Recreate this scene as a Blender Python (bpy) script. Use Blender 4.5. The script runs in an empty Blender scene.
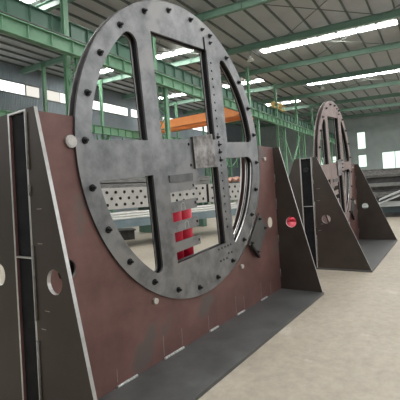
import bpy, bmesh, math, random
from mathutils import Matrix, Vector
random.seed(7)
C = bpy.context.scene.collection
PI = math.pi
S = bpy.context.scene

# ------------------------------------------------------------------ materials
def mat(name, c1, c2=None, rough=.6, metal=0., scale=3., rough2=None, bump=0., bscale=40., detail=6., stretch=None, spots=None):
    m = bpy.data.materials.new(name); m.use_nodes = True
    nt = m.node_tree; N = nt.nodes; Lk = nt.links
    b = N['Principled BSDF']
    b.inputs['Roughness'].default_value = rough; b.inputs['Metallic'].default_value = metal
    b.inputs['Base Color'].default_value = (*c1, 1)
    tc = N.new('ShaderNodeTexCoord'); vec = tc.outputs['Object']
    if stretch:
        mp = N.new('ShaderNodeMapping'); mp.inputs['Scale'].default_value = stretch
        Lk.new(vec, mp.inputs['Vector']); vec = mp.outputs['Vector']
    if c2 is not None:
        n = N.new('ShaderNodeTexNoise'); n.inputs['Scale'].default_value = scale; n.inputs['Detail'].default_value = detail
        n.inputs['Roughness'].default_value = .65
        Lk.new(vec, n.inputs['Vector'])
        r = N.new('ShaderNodeValToRGB'); r.color_ramp.elements[0].position = .35; r.color_ramp.elements[1].position = .65
        r.color_ramp.elements[0].color = (*c1, 1); r.color_ramp.elements[1].color = (*c2, 1)
        Lk.new(n.outputs['Fac'], r.inputs['Fac']); col = r.outputs['Color']
        if spots:
            sc, th, sccol = spots
            n2 = N.new('ShaderNodeTexNoise'); n2.inputs['Scale'].default_value = sc; n2.inputs['Detail'].default_value = 8
            Lk.new(vec, n2.inputs['Vector'])
            r2 = N.new('ShaderNodeValToRGB'); r2.color_ramp.elements[0].position = th; r2.color_ramp.elements[1].position = th + .06
            Lk.new(n2.outputs['Fac'], r2.inputs['Fac'])
            mx = N.new('ShaderNodeMixRGB'); mx.inputs['Color2'].default_value = (*sccol, 1)
            Lk.new(r2.outputs['Color'], mx.inputs['Fac']); Lk.new(col, mx.inputs['Color1']); col = mx.outputs['Color']
        Lk.new(col, b.inputs['Base Color'])
        if rough2 is not None:
            mr = N.new('ShaderNodeMapRange'); mr.inputs['To Min'].default_value = rough; mr.inputs['To Max'].default_value = rough2
            Lk.new(n.outputs['Fac'], mr.inputs['Value']); Lk.new(mr.outputs['Result'], b.inputs['Roughness'])
    if bump:
        nb = N.new('ShaderNodeTexNoise'); nb.inputs['Scale'].default_value = bscale; nb.inputs['Detail'].default_value = 4
        Lk.new(vec, nb.inputs['Vector'])
        bp = N.new('ShaderNodeBump'); bp.inputs['Strength'].default_value = bump; bp.inputs['Distance'].default_value = .01
        Lk.new(nb.outputs['Fac'], bp.inputs['Height']); Lk.new(bp.outputs['Normal'], b.inputs['Normal'])
    return m

def emit(name, col, strength):
    m = bpy.data.materials.new(name); m.use_nodes = True
    nt = m.node_tree; nt.nodes.clear()
    e = nt.nodes.new('ShaderNodeEmission'); e.inputs['Color'].default_value = (*col, 1); e.inputs['Strength'].default_value = strength
    o = nt.nodes.new('ShaderNodeOutputMaterial'); nt.links.new(e.outputs[0], o.inputs[0]); return m

def corrugated(name, c1, c2, axis, freq, rough=.5):
    m = mat(name, c1, c2, rough=rough, metal=.0, scale=.6)
    nt = m.node_tree; N = nt.nodes; Lk = nt.links; b = N['Principled BSDF']
    tc = N.new('ShaderNodeTexCoord'); w = N.new('ShaderNodeTexWave'); w.wave_type = 'BANDS'; w.bands_direction = axis
    w.inputs['Scale'].default_value = freq
    Lk.new(tc.outputs['Object'], w.inputs['Vector'])
    bp = N.new('ShaderNodeBump'); bp.inputs['Strength'].default_value = .8; bp.inputs['Distance'].default_value = .04
    Lk.new(w.outputs['Fac'], bp.inputs['Height']); Lk.new(bp.outputs['Normal'], b.inputs['Normal'])
    return m

M = {}
M['ring'] = mat('ring_steel', (.15, .152, .156), (.30, .30, .302), rough=.33, metal=.7, scale=4.5, rough2=.52, bump=.15, bscale=18, detail=14, spots=(1.6, .56, (.27, .265, .26)))
M['ring_pale'] = mat('ring_primer', (.23, .165, .15), (.35, .27, .25), rough=.55, metal=.2, scale=3)
M['brown'] = mat('mill_scale_brown', (.125, .062, .054), (.205, .106, .094), rough=.40, metal=.25, scale=1.9, rough2=.55, bump=.05, bscale=9, detail=10, spots=(1.7, .60, (.135, .105, .095)))
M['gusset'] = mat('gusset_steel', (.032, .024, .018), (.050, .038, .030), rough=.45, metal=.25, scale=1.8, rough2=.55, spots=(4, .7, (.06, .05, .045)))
M['base'] = mat('base_steel', (.075, .077, .076), (.125, .127, .124), rough=.38, metal=.4, scale=2.5, rough2=.6, bump=.1, bscale=20)
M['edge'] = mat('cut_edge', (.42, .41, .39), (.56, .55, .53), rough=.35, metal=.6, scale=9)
M['darkedge'] = mat('dark_edge', (.05, .045, .045), (.08, .07, .065), rough=.5, metal=.4, scale=9)
M['midedge'] = mat('mid_edge', (.22, .21, .20), (.30, .29, .28), rough=.4, metal=.4, scale=9)
M['weld'] = mat('weld_metal', (.45, .45, .44), (.72, .72, .70), rough=.35, metal=.6, scale=30, bump=.5, bscale=80)
M['dullweld'] = mat('dull_weld', (.14, .13, .12), (.24, .22, .20), rough=.5, metal=.5, scale=30, bump=.5, bscale=80)
M['black'] = mat('black_spacer_shade', (.008, .008, .009), (.014, .014, .015), rough=.6, scale=8)  # spacer black, also painted shade for the plate gap and window edges
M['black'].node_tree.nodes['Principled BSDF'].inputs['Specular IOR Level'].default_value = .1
M['bolt'] = mat('bolt_black', (.015, .015, .016), (.03, .03, .03), rough=.4, metal=.6, scale=20)
M['plug'] = mat('plug_steel', (.40, .38, .35), (.55, .52, .48), rough=.4, metal=.4, scale=14)
M['block'] = mat('scaled_block', (.10, .09, .085), (.42, .40, .39), rough=.6, metal=.3, scale=9, detail=10, bump=.4, bscale=30)
M['clamp'] = mat('clamp_steel', (.085, .085, .08), (.13, .13, .125), rough=.45, metal=.4, scale=4)
M['cream'] = mat('cream_cap', (.62, .56, .47), (.70, .64, .55), rough=.5, scale=5)
M['chalk'] = mat('chalk', (.30, .26, .24), (.38, .34, .31), rough=.8, scale=30)
M['ledge'] = mat('ledge_steel', (.10, .10, .10), (.15, .15, .15), rough=.5, metal=.4, scale=6)
M['red'] = mat('red_paint', (.62, .012, .045), (.52, .01, .035), rough=.4, scale=4)
M['green'] = mat('green_paint', (.135, .27, .165), (.17, .33, .205), rough=.5, scale=1.2)
M['dgreen'] = mat('dark_green_paint', (.075, .155, .11), (.10, .19, .135), rough=.5, scale=1.2)
M['rafter'] = mat('rafter_green', (.11, .20, .145), (.14, .235, .17), rough=.5, scale=1.2)
M['purlin'] = mat('purlin_steel', (.10, .115, .10), (.14, .155, .14), rough=.5, metal=.3, scale=2)
M['roof'] = corrugated('roof_sheet', (.43, .435, .44), (.50, .505, .51), 'X', 3.5)
M['wall'] = corrugated('wall_sheet', (.19, .225, .25), (.24, .275, .30), 'X', 2.0)
M['wallend'] = corrugated('end_wall_sheet', (.33, .38, .37), (.40, .45, .43), 'Y', 2.0)
M['orange'] = mat('orange_paint', (.75, .26, .07), (.65, .22, .06), rough=.5, scale=1)
M['yellow'] = mat('yellow_paint', (.55, .40, .14), (.48, .34, .12), rough=.5, scale=1)
M['panel'] = mat('perforated_steel', (.34, .33, .31), (.44, .43, .40), rough=.6, metal=.1, scale=2)
M['bench'] = mat('bench_paint', (.13, .18, .20), (.18, .23, .25), rough=.5, scale=2)
M['white'] = mat('white_tube', (.62, .63, .60), (.74, .74, .70), rough=.4, scale=6)
M['cloth'] = mat('rust_pink_sheet', (.50, .28, .21), (.62, .38, .30), rough=.8, scale=8)
M['pile'] = mat('pile_steel', (.10, .10, .095), (.26, .25, .23), rough=.55, metal=.3, scale=3, stretch=(.3, 3, 8))
M['pile2'] = mat('pile_steel_dark', (.045, .043, .04), (.10, .095, .09), rough=.55, metal=.3, scale=3)
M['pale'] = mat('pale_sheet', (.50, .52, .52), (.62, .64, .64), rough=.35, metal=.3, scale=4)
M['sky'] = emit('skylight_glow', (1, 1, .98), 16)
M['win'] = emit('window_glow', (.95, 1, .97), 1.1)
M['wing'] = emit('window_glow_green', (.84, 1, .90), .60)
M['wind'] = emit('window_glow_tan', (.88, .84, .76), .50)

def concrete():
    m = mat('concrete', (.36, .315, .25), (.44, .39, .315), rough=.38, scale=.9, rough2=.6, detail=9, spots=(2.2, .66, (.50, .455, .385)))
    nt = m.node_tree; N = nt.nodes; Lk = nt.links
    b = N['Principled BSDF']
    src = b.inputs['Base Color'].links[0].from_socket
    tc = N.new('ShaderNodeTexCoord')
    n = N.new('ShaderNodeTexNoise'); n.inputs['Scale'].default_value = 9; n.inputs['Detail'].default_value = 10; n.inputs['Roughness'].default_value = .75
    Lk.new(tc.outputs['Object'], n.inputs['Vector'])
    r = N.new('ShaderNodeValToRGB'); r.color_ramp.elements[0].position = .3; r.color_ramp.elements[1].position = .6
    r.color_ramp.elements[0].color = (.74, .73, .72, 1); r.color_ramp.elements[1].color = (1, 1, 1, 1)
    Lk.new(n.outputs['Fac'], r.inputs['Fac'])
    mx = N.new('ShaderNodeMixRGB'); mx.blend_type = 'MULTIPLY'; mx.inputs['Fac'].default_value = 1
    Lk.new(src, mx.inputs['Color1']); Lk.new(r.outputs['Color'], mx.inputs['Color2']); Lk.new(mx.outputs['Color'], b.inputs['Base Color'])
    return m
M['floor'] = concrete()

# ------------------------------------------------------------------ helpers
def link(name, me, m=None, parent=None, loc=None):
    o = bpy.data.objects.new(name, me); C.objects.link(o)
    if m is not None and not me.materials: me.materials.append(m)
    if parent: o.parent = parent
    if loc: o.location = loc
    return o

def tag(o, label=None, cat=None, group=None, kind=None):
    if label: o['label'] = label
    if cat: o['category'] = cat
    if group: o['group'] = group
    if kind: o['kind'] = kind
    return o

def thing(name, label, cat, loc=(0, 0, 0), rz=0, group=None):
    o = bpy.data.objects.new(name, None); C.objects.link(o); o.empty_display_size = .1
    o.location = loc; o.rotation_euler = (0, 0, rz)
    return tag(o, label, cat, group)

def bm_mesh(bm, name):
    bmesh.ops.recalc_face_normals(bm, faces=bm.faces)
    me = bpy.data.meshes.new(name); bm.to_mesh(me); bm.free(); return me

def add_box(bm, x0, x1, y0, y1, z0, z1, mtx=None):
    vs = []
    for x in (x0, x1):
        for y in (y0, y1):
            for z in (z0, z1):
                p = Vector((x, y, z))
                vs.append(bm.verts.new(mtx @ p if mtx else p))
    for f in ((0, 1, 3, 2), (4, 6, 7, 5), (0, 4, 5, 1), (2, 3, 7, 6), (0, 2, 6, 4), (1, 5, 7, 3)):
        bm.faces.new([vs[i] for i in f])

def add_bar(bm, a, b, w, h=None):
    """square-section bar between two points"""
    h = h or w
    a = Vector(a); b = Vector(b); d = b - a; Lh = d.length; q = d.to_track_quat('X', 'Z').to_matrix().to_4x4()
    q.translation = a
    add_box(bm, 0, Lh, -w / 2, w / 2, -h / 2, h / 2, q)

def add_cyl(bm, a, b, r, n=20, r2=None):
    a = Vector(a); b = Vector(b); d = b - a; q = d.to_track_quat('Z', 'X').to_matrix()
    r2 = r if r2 is None else r2
    A = [bm.verts.new(a + q @ Vector((r * math.cos(2*PI*i/n), r * math.sin(2*PI*i/n), 0))) for i in range(n)]
    B = [bm.verts.new(b + q @ Vector((r2 * math.cos(2*PI*i/n), r2 * math.sin(2*PI*i/n), 0))) for i in range(n)]
    for i in range(n):
        f = bm.faces.new([A[i], A[(i+1) % n], B[(i+1) % n], B[i]]); f.smooth = True
    bm.faces.new(A[::-1]); bm.faces.new(B)

def box_mesh(name, *b):
    bm = bmesh.new(); add_box(bm, *b); return bm_mesh(bm, name)

def plate_mesh(name, outer, holes, a, b, plane, face_mat, edge_mat):
    """flat plate with holes. 2D coords (p,q); thickness from a to b.
    plane 'XZ': p->x, q->z, thickness along y.  plane 'VZ': p-> -y, q->z, thickness along x."""
    cu = bpy.data.curves.new(name + '_c', 'CURVE'); cu.dimensions = '2D'; cu.fill_mode = 'BOTH'
    cu.extrude = abs(b - a) / 2; cu.bevel_depth = 0
    for pts in [outer] + holes:
        sp = cu.splines.new('POLY'); sp.points.add(len(pts) - 1); sp.use_cyclic_u = True
        for i, (p, q) in enumerate(pts): sp.points[i].co = (p, q, 0, 1)
    co = bpy.data.objects.new(name + '_c', cu); C.objects.link(co)
    dg = bpy.context.evaluated_depsgraph_get(); dg.update()
    me = bpy.data.meshes.new_from_object(co.evaluated_get(dg)); me.name = name
    bpy.data.objects.remove(co); bpy.data.curves.remove(cu)
    me.materials.clear(); me.materials.append(face_mat); me.materials.append(edge_mat)
    mid = (a + b) / 2
    for p in me.polygons:
        p.material_index = 0 if abs(p.normal.z) > .7 else 1
        p.use_smooth = False
    for v in me.vertices:
        x, y, z = v.co
        v.co = (x, mid + z, y) if plane == 'XZ' else (mid + z, -x, y)
    bm = bmesh.new(); bm.from_mesh(me)
    bmesh.ops.remove_doubles(bm, verts=bm.verts, dist=1e-5)
    bmesh.ops.recalc_face_normals(bm, faces=bm.faces)
    bm.to_mesh(me); bm.free(); me.update()
    return me

def circ(cx, cz, r, n=32, a0=0, a1=2*PI, end=False):
    return [(cx + r*math.cos(a0 + (a1-a0)*i/n), cz + r*math.sin(a0 + (a1-a0)*i/n)) for i in range(n + (1 if end else 0))]

# ------------------------------------------------------------------ ring fixtures
T = .02; G = .182; RU, RZ, RR = 1.8363, 1.9378, 1.4664
ROT = math.radians(4.5)

def dwin(sx, sz, xin, z0, R, r, r2=0., grow=0.):
    """window between a vertical bar, the crossbar and the rim arc"""
    xin -= grow; z0 -= grow; R += grow
    p = [(xin, z0)]
    zc = math.sqrt((R - r)**2 - (xin + r)**2); ang = math.atan2(zc, xin + r)
    p += circ(xin + r, zc, r, 10, PI, ang, True)
    if r2:
        xc = math.sqrt((R - r2)**2 - (z0 + r2)**2); a2 = math.atan2(z0 + r2, xc)
        p += circ(0, 0, R, 24, ang, a2, True)[1:]
        p += circ(xc, z0 + r2, r2, 8, a2, -PI/2, True)[1:]
    else:
        p += circ(0, 0, R, 26, ang, math.asin(z0 / R), True)[1:]
    p = [(sx*x, sz*z) for x, z in p]
    return p

def windows(grow=0., fingers=True):
    A = dwin(-1, 1, .70, .115, 1.32, .09, 0, grow)
    Cc = dwin(-1, -1, .68, .195, 1.305, .06, 0, grow)
    D = dwin(1, 1, .675, .096, 1.31, .07, .06, grow)
    Ew = dwin(1, -1, .61, .09, 1.285, .05, .12, grow)
    g = grow
    B = [(-.505-g, .125-g), (.415+g, .125-g), (.415+g, 1.11+g), (-.505-g, 1.11+g)]
    if fingers:
        B = [(-.505, .125), (.415, .125), (.415, 1.115), (.40, 1.115), (.40, 1.25), (.365, 1.25), (.365, 1.113), (-.505, 1.108)]
        F = [(.03, -.18), (.415, -.18), (.415, -1.05), (-.47, -1.05), (-.47, -.945)]
        for z1, z2 in ((-.945, -.85), (-.757, -.66), (-.567, -.47)):
            F += [(-.07, z1), (-.062, z1 + .012), (-.062, z2 - .012), (-.07, z2), (-.47, z2), (-.47, z2 + (.093 if z2 > -.5 else .093))]
        F += [(-.07, -.377), (-.062, -.365), (-.062, -.315), (.03, -.305)]
    else:
        F = [(-.48-g, -.18+g), (.415+g, -.18+g), (.415+g, -1.05-g), (-.48-g, -1.05-g)]
    return [A, B, Cc, D, Ew, F]

row = [(.485, .984 - .0885*i) for i in range(22)]
small = [(.26 + .066*i, -1.088) for i in range(5)] + [(.277 + .066*i, -1.222) for i in range(3)] + [(.462, -1.177), (.53, -1.182)]
ring_holes = [circ(x, z, .013, 10) for x, z in row + small] + [circ(x, z, .016, 10) for x, z in [(-.1, .076), (-.096, -.136), (-.095, -.34), (-.09, -.515), (-.09, -.71), (-.09, -.9)]]

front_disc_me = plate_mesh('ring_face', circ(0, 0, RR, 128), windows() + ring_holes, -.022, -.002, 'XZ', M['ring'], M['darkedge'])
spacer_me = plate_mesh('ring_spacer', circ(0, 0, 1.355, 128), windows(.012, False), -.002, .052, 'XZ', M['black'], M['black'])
back_disc_me = plate_mesh('ring_back', circ(0, 0, RR, 128), windows(.0, False), .052, .064, 'XZ', M['ring'], M['midedge'])
inner_me = plate_mesh('ring_inner', circ(0, 0, 1.340, 128), windows(.006, False), .064, .078, 'XZ', M['black'], M['black'])  # black colour stands in for shade on the inner window edges
finger_back_me = plate_mesh('finger_stiffener', [(-.5, -.3), (-.42, -.3), (-.42, -1.02), (-.5, -1.02)], [], -.002, .02, 'XZ', M['black'], M['black'])

def bolt_mesh(r, h):
    bm = bmesh.new()
    add_cyl(bm, (0, 0, 0), (0, -.006, 0), r * 1.45, 16)
    add_cyl(bm, (0, -.006, 0), (0, -h, 0), r, 6)
    add_cyl(bm, (0, -h, 0), (0, -h - .018, 0), r * .55, 12)
    return bm_mesh(bm, 'bolt')
bolt_me = bolt_mesh(.019, .02); small_bolt_me = bolt_mesh(.014, .016)
for b_ in (bolt_me, small_bolt_me): b_.materials.append(M['bolt'])

def fixture(label, loc, rz, L, H, D, w, hv, hz, tb, detail, first):
    root = thing('ring_fixture', label, 'steel fixture', loc, rz, None)
    t2 = 2*T + G
    def outl(cx, rad):
        c = math.sqrt(rad**2 - (H - RZ)**2); a = math.atan2(H - RZ, c)
        return [(0.0, tb), (L, tb), (L, H)] + circ(cx, RZ, rad, 96, a, -PI - a, True) + [(0, H)], c
    outline, c = outl(RU + .088, 1.472)
    outline_b, c2 = outl(RU + .05, 1.36)
    holes = [circ(.245, 1.02, .075, 28), circ(L - .25, 1.03, .075, 28)]
    fp = link('front_plate', plate_mesh('front_plate', outline, holes, 0, T, 'XZ', M['brown'], M['edge']), None, root)
    tag(fp, 'reddish brown front plate cut out under the ring')
    bp = link('back_plate', plate_mesh('back_plate', outline_b, holes, T + G, t2, 'XZ', M['brown'], M['edge']), None, root)
    # floor plates
    bm = bmesh.new(); add_box(bm, -.012, L + .03, -D - .01, -.0, 0, tb - .001); b1 = link('base_plate', bm_mesh(bm, 'base_plate'), M['base'], root)
    bm = bmesh.new(); add_box(bm, -.012, L + .03, 0, t2 + D + .01, 0, tb - .001); link('base_plate', bm_mesh(bm, 'base_plate'), M['base'], root)
    # gussets (front pair and back pair)
    ho = [circ(hv, hz, .078, 32)]
    for x0 in (0, L):
        go = [(0, tb), (D, tb), (w, H), (0.0, H)]
        gf = link('gusset', plate_mesh('gusset', go, ho, x0, x0 + .025, 'VZ', M['gusset'], M['edge']), None, root)
        gb = [(-t2, tb), (-t2 - D, tb), (-t2 - w, H), (-t2, H)]
        link('gusset', plate_mesh('gusset', gb, [circ(-t2 - hv, hz, .078, 32)], x0, x0 + .025, 'VZ', M['gusset'], M['edge']), None, root)
    # stiffeners between the two plates
    for z in ((1.14, 1.15),):
        for x0 in (0.0, L - .02):
            link('stiffener', box_mesh('stiffener', x0, x0 + .02, T, T + G, z[0] - .0, z[1]), M['edge'], root)
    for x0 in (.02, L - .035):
        link('gap_shade_plate', box_mesh('gap_shade_plate', x0, x0 + .012, T, T + G, tb, H - .012), M['black'], root)  # added black sheet standing in for the shade inside the gap
    for x0, x1 in ((.03, RU - c - .02), (RU + c + .02, L - .03)):
        link('gap_light_cover', box_mesh('gap_light_cover', x0, x1, T, T + G, H - .03, H - .012), M['gusset'], root)  # added covers that keep light from above out of the gap
    bm = bmesh.new(); add_cyl(bm, (-.02, T + G/2, H - .22), (.06, T + G/2, H - .22), .045, 20)
    if not first: link('spindle', bm_mesh(bm, 'spindle'), M['bolt'], root)
    else: bm.free()
    # plugs
    plug = bmesh.new(); add_cyl(plug, (0, 0, 0), (0, -.022, 0), .046, 28); add_cyl(plug, (0, -.022, 0), (0, -.026, 0), .036, 28)
    pm = bm_mesh(plug, 'plug'); pm.materials.append(M['plug'])
    splug = bmesh.new(); add_cyl(splug, (0, 0, 0), (0, -.03, 0), .026, 20); sm = bm_mesh(splug, 'plug'); sm.materials.append(M['plug'])
    o = link('round_plug', pm, None, root, (.325, 0, 1.925)); tag(o, 'bright round steel plug')
    for x in (1.112, 2.70): link('round_plug', sm, None, root, (x, 0, .578))
    link('round_plug', sm, None, root, (L - .34, 0, 1.93))
    bm = bmesh.new(); add_cyl(bm, (0, -.001, 0), (0, .018, 0), .074, 28); tag(link('hole_cap', bm_mesh(bm, 'hole_cap'), M['cream'], root, (L - .25, 0, 1.03)), 'cream round cap closing a hole in the front plate')
    link('end_cap', box_mesh('end_cap', 0, .03, T, T + G, H - .012, H), M['edge'], root)
    # weld beads along the foot of the front plate and up the gussets
    segs = [(.63, .85), (1.20, 1.48), (1.94, 2.10), (2.53, 2.71), (3.18, 3.36)]
    for s0, s1 in segs:
        bm = bmesh.new(); n = max(4, int((s1 - s0) / .03))
        for i in range(n):
            u = s0 + (s1 - s0) * i / n
            add_cyl(bm, (u, -.007, tb + .005), (u + (s1 - s0) / n * 1.05, -.007, tb + .005), .013, 8, .011)
        tag(link('weld_bead', bm_mesh(bm, 'weld_bead'), M['weld'], root), 'bright weld bead')
    for x, zs in ((-.006, ((.16, .62), (.75, 1.23), (1.55, 1.62), (1.72, 2.09))), (L - .006, ((.2, .32), (.72, .82), (1.20, 1.36), (1.60, 1.72)))):
        for z0, z1 in zs:
            bm = bmesh.new(); add_cyl(bm, (x, -.012 if x < 0 else -.006, z0), (x, -.012 if x < 0 else -.006, z1), .008, 8)
            link('weld_bead', bm_mesh(bm, 'weld_bead'), M['dullweld'], root)
    # chalk marks
    for x, z0, z1 in ((.64, .07, .17), (1.20, .06, .24), (1.47, .06, .22), (1.93, .06, .20), (2.52, .06, .26), (2.72, .06, .20), (3.2, .06, .26), (3.5, .05, .2), (.52, 1.42, 1.50)):
        link('chalk_mark', box_mesh('chalk_mark', x, x + .004, -.0012, 0, z0, z1), M['chalk'], root)
    for x, z0, z1 in ((.0, 0, 0),):
        for v, z in ((.06, 1.24), (.10, .82), (.07, 1.46), (.05, .70)):
            link('chalk_mark', box_mesh('chalk_mark', -.0012, 0, -v - .05, -v, z, z + .004), M['chalk'], root)
    # ring
    ring = link('ring_plate', front_disc_me, None, root, (RU, 0, RZ)); ring.rotation_euler = (0, -ROT, 0); ring.scale = (1.009, 1, 1.009)
    tag(ring, 'flat grey steel ring with crossbar, vertical bars and bolt holes')
    link('spacer_ring', spacer_me, None, ring); link('back_ring', back_disc_me, None, ring)
    link('inner_ring', inner_me, None, ring)
    for r_, y_, d_ in ((1.287, .001, .014), (1.287, .053, .006), (1.293, .079, .014)):  # bright strips put in for window edges that catch the skylight
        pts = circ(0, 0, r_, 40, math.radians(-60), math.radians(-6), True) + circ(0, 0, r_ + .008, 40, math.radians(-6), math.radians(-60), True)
        tag(link('lit_edge_strip', plate_mesh('lit_edge_strip', pts, [], .0 + y_, y_ + d_, 'XZ', M['edge'], M['edge']), None, ring), 'bright added strip for the skylit edge of the lower right window')
    for deg in (7.8, 22.5, 37.6, 52.7, 68.4, 83.4, 98.6, 114.0, 129.8, 145.2, 160.4, 175.4, 190.0, 204.5, 219.0, 233.9, 248.6, 263, 277.5, 292.3, 307.3, 323, 337.6, 352.7):
        an = math.radians(deg)
        link('bolt', bolt_me, None, ring, (1.385*math.cos(an), -.022, 1.385*math.sin(an)))
    for x, z in [(.503, 1.209), (.365, 1.325), (.469, .152), (.485, .067), (.479, -.018), (.483, -.109)]:
        link('bolt', small_bolt_me, None, ring, (x, -.022, z))
    blk = plate_mesh('scaled_block', [(-.045, .15), (.325, .185), (.355, -.175), (-.048, -.175)], [], -.045, -.010, 'XZ', M['block'], M['darkedge'])
    tag(link('scaled_block', blk, None, ring), 'rust scaled block on the crossbar')
    led = plate_mesh('ledge_plate', [(-.47, -.215), (-.10, -.215), (-.10, -.29), (-.47, -.28)], [], -.036, -.021, 'XZ', M['ledge'], M['ledge'])
    link('ledge_plate', led, None, ring)
    for cx_, cz_ in ((-.30, -.525), (-.27, -.71)):
        bm = bmesh.new(); pts = [(cx_ - .03, cz_ - .035)] + circ(cx_, cz_ + .005, .03, 8, PI, 0, True) + [(cx_ + .03, cz_ - .035)]
        for p, q in zip(pts, pts[1:]): add_bar(bm, (p[0], -.0225, p[1]), (q[0], -.0225, q[1]), .005, .002)
        tag(link('chalk_mark', bm_mesh(bm, 'chalk_mark'), M['white'], ring), 'white chalk loop drawn on a finger plate')
    # clamp plate holding the ring to the front plate at lower right
    clamp = plate_mesh('clamp_plate', [(-.25, -.15), (.25, -.15), (.25, .15), (-.25, .15)], [], -.040, -.024, 'XZ', M['clamp'], M['darkedge'])
    cl = link('clamp_plate', clamp, None, root, (3.145, 0, .905)); cl.rotation_euler = (0, math.radians(-48), 0)
    foot = box_mesh('clamp_foot', .0, .20, -.024, 0, -.13, -.03)
    link('clamp_spacer', foot, M['bolt'], cl).location = (.0, 0, 0)
    bm = bmesh.new(); add_bar(bm, (-.235, -.056, -.155), (-.235, -.056, .11), .026, .03); link('clamp_bar', bm_mesh(bm, 'clamp_bar'), M['bolt'], cl)
    for x, z in ((-.19, -.1), (.19, -.1), (-.19, .1), (.19, .1)):
        link('bolt', small_bolt_me, None, cl, (x, -.040, z))
    return root, ring

F1L = (1.4698, 2.2315, 0); F2L = (6.9192, 1.9551, 0)
fx1, ring1 = fixture('nearest steel fixture holding a big grey bolted ring between triangular gussets', F1L, -.0431, 3.863, 2.113, .609, .094, .215, 1.01, .03, 1, True)
fx2, ring2 = fixture('smaller looking steel ring fixture further back, seen almost edge on', F2L, -.0128, 3.863, 2.035, .901, .094, .20, .91, .03, 1, False)
# the farther ring has a pinkish primer tone: own mesh copies
ring2.location.z -= .05
ring2.data = front_disc_me.copy(); ring2.data.materials[0] = M['ring_pale']
for ch in ring2.children:
    if ch.name.startswith('back_ring') or ch.name.startswith('inner_ring'):
        ch.data = ch.data.copy(); ch.data.materials[0] = M['ring_pale']

# red rollers behind the fingers of the near ring
def in_f1(x, y, z):
    a = -.0431; return (F1L[0] + x*math.cos(a) - y*math.sin(a), F1L[1] + x*math.sin(a) + y*math.cos(a), z)
for i, x in enumerate((RU - .245, RU - .075)):
    r = thing('red_roller', ['red cylinder behind the ring slots, left of the pair', 'red cylinder behind the ring slots, right of the pair'][i], 'roller', in_f1(x + .06, .16, 0), -.0431, 'red cylinders behind the slots of the near ring')
    bm = bmesh.new(); add_cyl(bm, (0, 0, .79), (0, 0, 1.375), .082, 32); link('roller_body', bm_mesh(bm, 'roller_body'), M['red'], r)
    bm = bmesh.new(); add_cyl(bm, (0, 0, .03), (0, 0, .79), .03, 16); link('post', bm_mesh(bm, 'post'), M['bolt'], r)
drum = thing('gas_cylinder', 'red gas cylinder standing between the two fixtures, glimpsed through the right gusset hole', 'gas cylinder', (6.1, 2.08, 0))
bm = bmesh.new()
for z0, z1, r0, r1 in ((0, .04, .10, .115), (.04, .95, .115, .115), (.95, 1.02, .115, .095), (1.02, 1.07, .095, .05), (1.07, 1.10, .05, .035)):
    add_cyl(bm, (0, 0, z0), (0, 0, z1), r0, 28, r1)
link('cylinder_body', bm_mesh(bm, 'cylinder_body'), M['red'], drum)
bm = bmesh.new(); add_cyl(bm, (0, 0, 1.10), (0, 0, 1.17), .018, 12); add_cyl(bm, (-.03, 0, 1.15), (.04, 0, 1.15), .012, 10)
link('valve', bm_mesh(bm, 'valve'), M['bolt'], drum)

# ------------------------------------------------------------------ hall
def roofz(y): return 11.75 + .045*y
XE = 66.; YW = 30.; YR = -14.; XB = -8.
bm = bmesh.new(); add_box(bm, XB, XE, YR, YW, -.2, 0); tag(link('floor', bm_mesh(bm, 'floor'), M['floor']), kind='structure')
sl = math.atan(.045)
ceil_ = link('ceiling', box_mesh('ceiling', XB, XE, YR, YW + .2, .26, .36), M['roof']); tag(ceil_, kind='structure')
# shear the roof to its slope (real geometry)
for v in ceil_.data.vertices: v.co.z += roofz(v.co.y)
# purlins: children of the ceiling
pn = 0; y = YR + .5
pur = bmesh.new(); add_box(pur, XB, XE - .1, -.03, .03, .08, .22); add_box(pur, XB, XE - .1, -.03, .05, .08, .095)
pur_me = bm_mesh(pur, 'purlin'); pur_me.materials.append(M['purlin'])
while y < YW:
    o = link('purlin', pur_me, None, ceil_, (0, y, roofz(y) + .04)); y += 1.27; pn += 1
wl = link('wall_left', box_mesh('wall_left', XB, XE, YW, YW + .2, 0, 13.35), M['wall']); tag(wl, kind='structure')
we = link('wall_back', box_mesh('wall_back', XE, XE + .2, YR, YW, 0, 13.3), M['wallend']); tag(we, kind='structure')
for v in we.data.vertices:
    if v.co.z > 5: v.co.z = roofz(v.co.y) + .25
tag(link('wall_right_blocker', box_mesh('wall_right_blocker', XB, XE, YR - .2, YR, 0, 5.0), M['wall']), kind='structure')  # unseen low wall added to block side light, open above
tag(link('wall_front_blocker', box_mesh('wall_front_blocker', XB - .2, XB, YR, YW, 0, 5.0), M['wallend']), kind='structure')  # unseen low wall added behind the camera, lets light in only from above
# rails on the end wall
for i, z in enumerate((10.4, 6.65)):
    tag(link('trim_%d' % (i + 1), box_mesh('trim', XE - .12, XE, YR, YW, z - .08, z + .08), M['wallend']), kind='structure')
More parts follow.
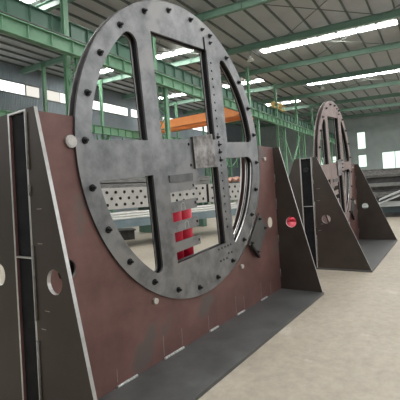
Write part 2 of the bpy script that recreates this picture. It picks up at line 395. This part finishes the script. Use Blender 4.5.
# skylight strips (windows in the roof)
wn = 1
def skylight(x, y0, y1, w=.68):
    global wn
    bm = bmesh.new(); dz = .25
    n = int(round((y1 - y0) / 1.27))
    a0 = roofz(y0) + dz; a1 = roofz(y1) + dz
    vs = [bm.verts.new(p) for p in ((x - w/2, y0, a0 - .03), (x + w/2, y0, a0 - .03), (x + w/2, y1, a1 - .03), (x - w/2, y1, a1 - .03), (x - w/2, y0, a0), (x + w/2, y0, a0), (x + w/2, y1, a1), (x - w/2, y1, a1))]
    for f in ((0, 1, 2, 3), (4, 5, 6, 7), (0, 1, 5, 4), (1, 2, 6, 5), (2, 3, 7, 6), (3, 0, 4, 7)): bm.faces.new([vs[i] for i in f])
    tag(link('window_%d' % wn, bm_mesh(bm, 'window'), M['sky']), kind='structure'); wn += 1
for x in (3.7, 16.0, 28.4, 40.9, 52.8): skylight(x, 1.8 if x > 20 else -9, 11.4)
for x in (28.4, 40.9, 52.8): skylight(x, -10, -1)
for x in (12.8, 24.6, 36.2, 48.2): skylight(x, 14.5 if x > 20 else 17.6, 28., .7)
# clerestory windows of the left wall
def wallwin(x0, x1, z0, z1, m):
    global wn
    w = link('window_%d' % wn, box_mesh('window', x0, x1, YW - .03, YW, z0, z1), m); tag(w, kind='structure'); wn += 1
    bm = bmesh.new(); n = max(1, int((x1 - x0) / 1.5))
    for i in range(n + 1):
        x = x0 + (x1 - x0) * i / n; add_box(bm, x - .015, x + .015, YW - .06, YW - .031, z0, z1)
    for z in (z0, z1): add_box(bm, x0, x1, YW - .09, YW - .031, z - .05, z + .05)
    link('window_frame', bm_mesh(bm, 'window_frame'), M['purlin'], w)
for x0, x1, m in ((14.0, 19.8, 'win'), (19.9, 21.2, 'wind'), (21.7, 23.4, 'wind'), (23.4, 26.6, 'win'), (27.2, 32.6, 'win'), (33.2, 38.6, 'win'), (39.2, 44.8, 'win'), (45.3, 51, 'win')):
    wallwin(x0, x1, 10.85, 11.85, M[m])
# windows in the end wall
def endwin(y0, y1, z0, z1, m, nx, nz):
    global wn
    w = link('window_%d' % wn, box_mesh('window', XE - .03, XE, y0, y1, z0, z1), m); tag(w, kind='structure'); wn += 1
    bm = bmesh.new()
    for i in range(nx + 1):
        y = y0 + (y1 - y0)*i/nx; add_box(bm, XE - .08, XE - .031, y - .04, y + .04, z0, z1)
    for i in range(nz + 1):
        z = z0 + (z1 - z0)*i/nz; add_box(bm, XE - .09, XE - .031, y0, y1, z - .04, z + .04)
    link('window_frame', bm_mesh(bm, 'window_frame'), M['green'], w)
endwin(9.75, 11.0, 7.15, 9.9, M['wing'], 1, 1)
endwin(9.75, 11.0, 4.2, 6.2, M['wing'], 1, 1)
endwin(2.0, 7.5, 3.3, 6.3, M['wing'], 3, 1)
endwin(13.9, 18.0, 4.4, 6.4, M['wing'], 3, 3)
endwin(13.9, 15.5, 1.8, 3.6, M['wing'], 3, 3)

# --- rafters, columns, crane girders
RX = [7.3, 13.4, 19.5, 25.8, 31.8, 37.9, 44.0, 50.1, 56.2, 62.3]
ordn = ['nearest', 'second', 'third', 'fourth', 'fifth', 'sixth', 'seventh', 'eighth', 'ninth', 'farthest']
for k, x in enumerate(RX):
    bm = bmesh.new(); y0, y1 = YR, YW - .05
    for dx, zz0, zz1 in ((.012, -.40, .0), (.13, -.42, -.40), (.13, 0, .02)):
        add_box(bm, x - dx, x + dx, y0, y1, zz0, zz1)
    for y in [YR + 1.27*2*i for i in range(17)]: add_box(bm, x - .12, x + .12, y, y + .02, -.4, 0)
    for v in bm.verts: v.co.z += roofz(v.co.y)
    o = link('roof_rafter', bm_mesh(bm, 'roof_rafter'), M['rafter'])
    tag(o, 'green steel roof rafter, %s counted from the camera' % ordn[k], 'rafter', 'green roof rafters')

def column(x, yc, k, rowname, grp, top, low=8.3):
    r = thing('steel_column', 'green lattice column in the %s row, %s from the camera' % (rowname, ordn[k]), 'column', (x, yc, 0), 0, grp)
    for y, tp in ((-.35, low), (.35, top)):
        bm = bmesh.new()
        add_box(bm, -.13, .13, y - .1, y - .08, 0, tp); add_box(bm, -.13, .13, y + .08, y + .1, 0, tp); add_box(bm, -.01, .01, y - .08, y + .08, 0, tp)
        link('column_leg', bm_mesh(bm, 'column_leg'), M['green'], r)
    bm = bmesh.new(); z = .4; s = 1
    while z < low - .8:
        add_bar(bm, (0, -.26*s, z), (0, .26*s, z + .7), .05); add_bar(bm, (0, -.26, z), (0, .26, z), .05); z += .7; s = -s
    link('lacing', bm_mesh(bm, 'lacing'), M['green'], r)
    link('foot_plate', box_mesh('foot_plate', -.2, .2, -.5, .5, 0, .03), M['green'], r)
CX = [4.5, 11.05, 17.2, 23.7, 30.1, 36.6, 43.0, 49.5, 55.9, 62.3]
FX = [13.2, 19.4, 25.5, 31.6, 37.7, 43.8, 49.9, 56.0]
for k, x in enumerate(CX):
    column(x, 13.2, k, 'near', 'green lattice columns of the near crane row', 12.2)
for k, x in enumerate(FX):
    column(x, 26.35, k, 'far', 'green lattice columns of the far crane row', 12.8, 8.1)

def girder(name, label, x0, x1, y, z0, z1, m, grp):
    r = thing(name, label, 'girder', (0, y, 0), 0, grp)
    link('web', box_mesh('web', x0, x1, -.01, .01, z0, z1), m, r)
    link('flange', box_mesh('flange', x0, x1, -.17, .17, z1 - .04, z1), m, r)
    link('flange', box_mesh('flange', x0, x1, -.14, .14, z0, z0 + .03), m, r)
    st = box_mesh('stiffener', -.012, .012, -.13, .13, z0, z1); st.materials.append(m)
    x = x0 + .5
    while x < x1:
        link('stiffener', st, None, r, (x, 0, 0)); x += 1.0
    return r
girder('crane_girder', 'bright green crane girder along the near column row', 2, XE - .2, 12.55, 7.53, 8.10, M['green'], None)
girder('walkway_girder', 'dark green girder above the near crane girder', 2, XE - .2, 13.83, 8.50, 9.60, M['dgreen'], None)
far = girder('crane_girder', 'green crane girder on the far column row', 12, XE - .2, 25.73, 7.42, 8.17, M['green'], None)
# handrail / conductor rail beside the near girder
bm = bmesh.new(); add_box(bm, 2, XE - .3, 12.50, 12.56, 8.20, 8.24)
for i in range(32): add_box(bm, 2 + 2*i, 2.04 + 2*i, 12.51, 12.55, 8.10, 8.20)
bmr = bm
tag(link('crane_rail', bm_mesh(bmr, 'crane_rail'), M['purlin']), 'thin grey rail running on top of the near crane girder', 'rail')
# bracing between far columns
for k in range(7):
    x0, x1 = FX[k] + .1, FX[k+1] - .1
    br = bmesh.new()
    xm = (x0 + x1)/2
    for a, b in (((x0, 25.73, 5.2), (xm, 25.73, 7.35)), ((xm, 25.73, 7.35), (x1, 25.73, 5.2)), ((x0, 25.73, 5.2), (x1, 25.73, 5.2)), ((x0 + 1.5, 25.73, 7.35), (x0 + 1.5, 25.73, 5.2)), ((x1 - 1.5, 25.73, 7.35), (x1 - 1.5, 25.73, 5.2))):
        add_bar(br, a, b, .12)
    link('truss_brace', bm_mesh(br, 'truss_brace'), M['green'], far, (0, -25.73, 0))
# cross bracing in the near row at two bays
for k, lab in ((5, 'green diagonal bracing of the near column row, closer bay'), (7, 'green diagonal bracing of the near column row, farther bay')):
    br = bmesh.new(); x0, x1 = CX[k] + .2, CX[k+1] - .2
    add_bar(br, (x0, 13.2, .5), (x1, 13.2, 7.5), .14); add_bar(br, (x1, 13.2, .5), (x0, 13.2, 7.5), .14)
    tag(link('cross_brace', bm_mesh(br, 'cross_brace'), M['green']), lab, 'bracing', 'cross bracing of the near row')

# overhead crane in the far bay
cr = thing('overhead_crane', 'orange overhead crane spanning the bay behind the near ring', 'crane', (31.3, 0, 0))
for x in (-1.0, .9):
    link('bridge_beam', box_mesh('bridge_beam', x - .25, x + .25, 14.5, 25.4, 8.17, 8.95), M['orange'], cr)
for y in (14.5, 25.5):
    link('end_carriage', box_mesh('end_carriage', -1.6, 1.5, y - .15, y + .15, 8.18, 8.7), M['orange'], cr)
bm = bmesh.new(); add_box(bm, -1.2, 1.1, 15.2, 16.6, 8.95, 9.1); add_cyl(bm, (-.8, 15.9, 9.25), (.7, 15.9, 9.25), .2, 16)
link('trolley', bm_mesh(bm, 'trolley'), M['orange'], cr)
ho = thing('hoist_unit', 'yellow hoist machinery sitting on the green girder', 'hoist', (37.4, 13.83, 9.61))
bm = bmesh.new(); add_box(bm, -1.6, 1.6, -.35, .35, 0, .16); add_box(bm, -1.6, 1.6, -.35, -.30, .55, .62)
for x in (-1.55, -.5, .5, 1.5): add_box(bm, x, x + .06, -.35, -.3, .1, .6)
link('hoist_frame', bm_mesh(bm, 'hoist_frame'), M['yellow'], ho)
bm = bmesh.new(); add_cyl(bm, (-.9, 0, .5), (.2, 0, .5), .28, 16); add_box(bm, .4, 1.1, -.25, .25, .16, .8)
link('motor', bm_mesh(bm, 'motor'), M['yellow'], ho)

# ------------------------------------------------------------------ bench with perforated panels
bd = Vector((13.34 - 7.8, 6.25 - 8.24, 0)); Lb = bd.length; ba = math.atan2(bd.y, bd.x)
bench = thing('long_workbench', 'blue grey long workbench standing behind the near fixture', 'workbench', (7.8 - .3*math.cos(ba), 8.24 - .3*math.sin(ba), 0), ba)
bl = Lb + 1.2
link('bench_top', box_mesh('bench_top', -.5, bl, -.15, 1.2, .62, .86), M['bench'], bench)
for x in (-.3, bl/2, bl - .3):
    for y in (.35, 1.0): link('leg', box_mesh('leg', x - .06, x + .06, y - .06, y + .06, 0, .62), M['bench'], bench)
def pframe(x0, length, label):
    r = thing('perforated_panel', label, 'perforated panel', (0, 0, 0), 0, 'perforated steel panels on the workbench')
    r.matrix_world = Matrix.Translation((7.8 - .3*math.cos(ba), 8.24 - .3*math.sin(ba), 0)) @ Matrix.Rotation(ba, 4, 'Z') @ Matrix.Translation((x0, 0, 0))
    holes = []
    nz = 3
    for j in range(nz):
        n = int(length / .28)
        for i in range(n):
            x = .16 + .28*i + (.14 if j % 2 else 0)
            if x < length - .06: holes.append(circ(x, 1.31 + .185*j, .046, 14))
    link('panel_face', plate_mesh('panel_face', [(0, 1.18), (length, 1.18), (length, 1.81), (0, 1.81)], holes, .0, .03, 'XZ', M['panel'], M['darkedge']), None, r)
    bm = bmesh.new(); add_box(bm, 0, length, .03, .5, 1.77, 1.81); add_box(bm, 0, length, .03, .5, 1.18, 1.22); add_box(bm, 0, length, .46, .5, 1.22, 1.77); add_box(bm, 0, .03, .03, .46, 1.22, 1.77); add_box(bm, length - .03, length, .03, .46, 1.22, 1.77)
    link('panel_box', bm_mesh(bm, 'panel_box'), M['darkedge'], r)
    for x in (.1, length - .18): link('leg', box_mesh('leg', x, x + .08, .35, .43, .86, 1.18), M['bench'], r)
pframe(-.35, 2.35, 'white perforated steel panel seen through the lower left ring window')
pframe(2.1, 2.0, 'white perforated steel panel seen through the middle of the near ring')
pframe(4.2, 2.6, 'white perforated steel panel below the crumpled pinkish sheet')
for i in range(12):
    y = -.10 + .08*(i % 4) + .01*(i // 4); zt = .895 + .075*(i // 4); s = random.uniform(-.3, .2)
    bm = bmesh.new(); add_cyl(bm, (-.3 + s, y, zt), (bl - .4 + s, y + .003, zt), .034, 12)
    o = link('white_tube', bm_mesh(bm, 'white_tube'), M['white']); o.matrix_world = Matrix.Translation((7.8 - .3*math.cos(ba), 8.24 - .3*math.sin(ba), 0)) @ Matrix.Rotation(ba, 4, 'Z')
    tag(o, 'pale steel tube lying on the blue grey workbench below the perforated panels', 'tube', 'pale tubes on the workbench')
# crumpled sheet on top
bm = bmesh.new(); n = 18
grid = [[bm.verts.new((4.9 + 1.9*i/n, -.05 + .6*j/8, 1.83 + .20*abs(math.sin(i*1.1 + j*.7)) * (.5 + .5*math.sin(i*PI/n)) + random.uniform(0, .05))) for j in range(9)] for i in range(n + 1)]
for i in range(n):
    for j in range(8): bm.faces.new([grid[i][j], grid[i+1][j], grid[i+1][j+1], grid[i][j+1]])
me = bm_mesh(bm, 'crumpled_sheet'); o = link('crumpled_sheet', me, M['cloth'])
o.matrix_world = Matrix.Translation((7.8 - .3*math.cos(ba), 8.24 - .3*math.sin(ba), 0)) @ Matrix.Rotation(ba, 4, 'Z')
so = o.modifiers.new('s', 'SOLIDIFY'); so.thickness = .02; so.offset = 1
tag(o, 'crumpled rusty pink sheet lying on a perforated panel', 'sheet')
# dark block on floor
bm = bmesh.new(); q = Matrix.Translation((10.2, 9.8, 0)) @ Matrix.Rotation(.9, 4, 'Z'); add_box(bm, -.45, .45, -.25, .25, .0, .32, q); add_box(bm, -.5, .5, -.3, .3, .32, .36, q)
tag(link('steel_block', bm_mesh(bm, 'steel_block'), M['pile2']), 'dark steel block on the floor below the workbench', 'block')

# stacked steel behind the bench (seen above the left panel)
for k in range(5):
    z0 = 1.15 + .24*k
    bm = bmesh.new(); q = Matrix.Translation((11.3 + .1*k, 10.8 - .03*k, 0)) @ Matrix.Rotation(-.34 + .02*k, 4, 'Z')
    add_box(bm, -2.4, 4.2, -.3, .3, z0, z0 + .06, q); add_box(bm, -2.4, 4.2, -.3, -.26, z0 + .06, z0 + .2, q); add_box(bm, -2.4, 4.2, .26, .3, z0 + .06, z0 + .24, q)
    tag(link('steel_channel', bm_mesh(bm, 'steel_channel'), M['pile']), ['lowest', 'second', 'third', 'fourth', 'topmost'][k] + ' grey steel channel in the stack behind the workbench', 'steel channel', 'channels stacked behind the workbench')
rk = thing('storage_rack', 'dark rack carrying the grey channels behind the workbench', 'rack', (11.3, 10.8, 0), -.34)
for x in (-2, 1, 3.6): link('leg', box_mesh('leg', x - .1, x + .1, -.6, .6, 0, 1.1), M['dgreen'], rk)
link('rack_top', box_mesh('rack_top', -2.4, 4.2, -.6, .6, 1.1, 1.15), M['dgreen'], rk)

# ------------------------------------------------------------------ steel pile at right
px, py = 18.6, 2.4
z = 0.0
layers = [(.16, 'pile2', 0, 5.5), (.30, 'bench', .2, 5.0), (.20, 'pale', -.25, 5.2), (.20, 'pile2', -.1, 5.4), (.22, 'pile', 0, 5.8), (.24, 'pile2', .1, 5.6), (.14, 'pile', -.15, 6.0), (.26, 'pile2', .1, 6.2), (.14, 'pile', 0, 6.4), (.22, 'pile', .1, 6.1)]
names = ['dark slab at the floor of the right steel stack', 'blue grey beam low in the right steel stack', 'pale flat sheet low in the right steel stack', 'dark beam above the pale sheet in the right stack', 'grey rusty plate bundle mid right stack', 'dark plate bundle in the middle of the right stack', 'thin grey plate above the dark middle bundle of the right stack', 'thick dark beam near the top of the right stack', 'thin grey plate second from the top of the right stack', 'topmost grey steel beam of the right stack']
for i, (h, m, dx, ln) in enumerate(layers):
    q = Matrix.Translation((px + dx, py, z)) @ Matrix.Rotation(-PI/2 + .30 + random.uniform(-.03, .03), 4, 'Z')
    bm = bmesh.new(); x0, x1 = -1.3, ln - 1.3
    if i in (1, 3, 7, 9):
        add_box(bm, x0, x1, -.35, .35, 0, .03, q); add_box(bm, x0, x1, -.35, .35, h - .03, h, q); add_box(bm, x0, x1, -.28, -.24, .03, h - .03, q); add_box(bm, x0, x1, .24, .28, .03, h - .03, q)
    else:
        n = 3; 
        for j in range(n): add_box(bm, x0 + random.uniform(0, .4), x1, -.5 + random.uniform(-.05, .05), .5, h*j/n, h*(j+1)/n - .008, q)
    tag(link('steel_beam' if i in (1, 3, 7, 9) else 'steel_plate', bm_mesh(bm, 'steel_stock'), M[m]), names[i], 'steel stock')
    z += h + .004
for i in range(2):
    bm = bmesh.new(); n = 14; prev = None
    for k in range(n + 1):
        t = k/n; y = 2.25 - 1.9*t; zz = .72 + .50*math.sin(t*PI*.55) - .16*i
        a = bm.verts.new((17.72 - .12*i + .25*t, y, zz)); b = bm.verts.new((17.95 - .12*i + .25*t, y, zz + .07))
        if prev: bm.faces.new([prev[0], a, b, prev[1]])
        prev = (a, b)
    o = link('curved_strip', bm_mesh(bm, 'curved_strip'), M['pale']); so = o.modifiers.new('s', 'SOLIDIFY'); so.thickness = .02
    tag(o, ['upper', 'lower'][i] + ' pale curved metal strip leaning on the right steel stack', 'metal strip', 'pale curved strips at the right stack')
# extra stock far right on floor
for i in range(3):
    bm = bmesh.new(); add_box(bm, 21.5 + .7*i, 22.0 + .7*i, -1.5, 5.5 - .3*i, 0, .12)
    tag(link('floor_beam', bm_mesh(bm, 'floor_beam'), M['bench']), ['nearest', 'middle', 'farthest'][i] + ' blue grey beam lying on the floor behind the right stack', 'beam', 'beams lying on the floor')

# pendant lamps and roof bracing rods
for (x, y, lab) in ((25.8, 11.3, 'small pendant lamp under the green rafter just right of the near ring'), (37.9, 9.2, 'small pendant lamp under a green rafter above the farther ring'), (19.5, 24.0, 'small pendant lamp in the bay behind, at the left of the near ring')):
    zt = roofz(y) - .42
    lp = thing('pendant_lamp', lab, 'lamp', (x, y, zt), 0)
    bm = bmesh.new(); add_cyl(bm, (0, 0, -.45), (0, 0, 0), .02, 8); link('cable', bm_mesh(bm, 'cable'), M['purlin'], lp)
    bm = bmesh.new(); add_cyl(bm, (0, 0, -.78), (0, 0, -.5), .26, 20, .07); add_cyl(bm, (0, 0, -.5), (0, 0, -.42), .07, 12); link('lamp_shade', bm_mesh(bm, 'lamp_shade'), M['white'], lp)
for k in (2, 3, 5):
    for y0, y1 in ((-4, 2.2), (2.4, 8.6), (14.5, 20.5), (20.7, 25.5)):
        x0, x1 = RX[k] + .05, RX[k+1] - .05
        bm = bmesh.new()
        add_bar(bm, (x0, y0, roofz(y0) - .08), (x1, y1, roofz(y1) - .08), .035); add_bar(bm, (x0, y1, roofz(y1) - .12), (x1, y0, roofz(y0) - .12), .035)
        link('brace_rod', bm_mesh(bm, 'brace_rod'), M['purlin'], ceil_)

# ------------------------------------------------------------------ light
w = bpy.data.worlds.new('overcast'); S.world = w; w.use_nodes = True
bg = w.node_tree.nodes['Background']; bg.inputs['Color'].default_value = (.97, .985, 1, 1); bg.inputs['Strength'].default_value = 1.0

# ------------------------------------------------------------------ camera
cam = bpy.data.cameras.new('camera'); co = bpy.data.objects.new('camera', cam); C.objects.link(co)
fw = Vector((0.84422443, 0.53587921, 0.01088943)); r = Vector((0.53552662, -0.84247627, -0.05869391)); u = Vector((0.02227876, -0.05538241, 0.99821663))
m = Matrix(((r.x, u.x, -fw.x, 0), (r.y, u.y, -fw.y, 0), (r.z, u.z, -fw.z, 1.5), (0, 0, 0, 1)))
co.matrix_world = m
cam.sensor_width = 36; cam.lens = 378.244/400*36; cam.shift_y = -(200 - 189.302)/400; cam.clip_end = 300; cam.clip_start = .05
S.camera = co
S.view_settings.view_transform = 'Standard'; S.view_settings.look = 'None'; S.view_settings.gamma = 1; S.view_settings.use_curve_mapping = False
S.view_settings.exposure = 1.08
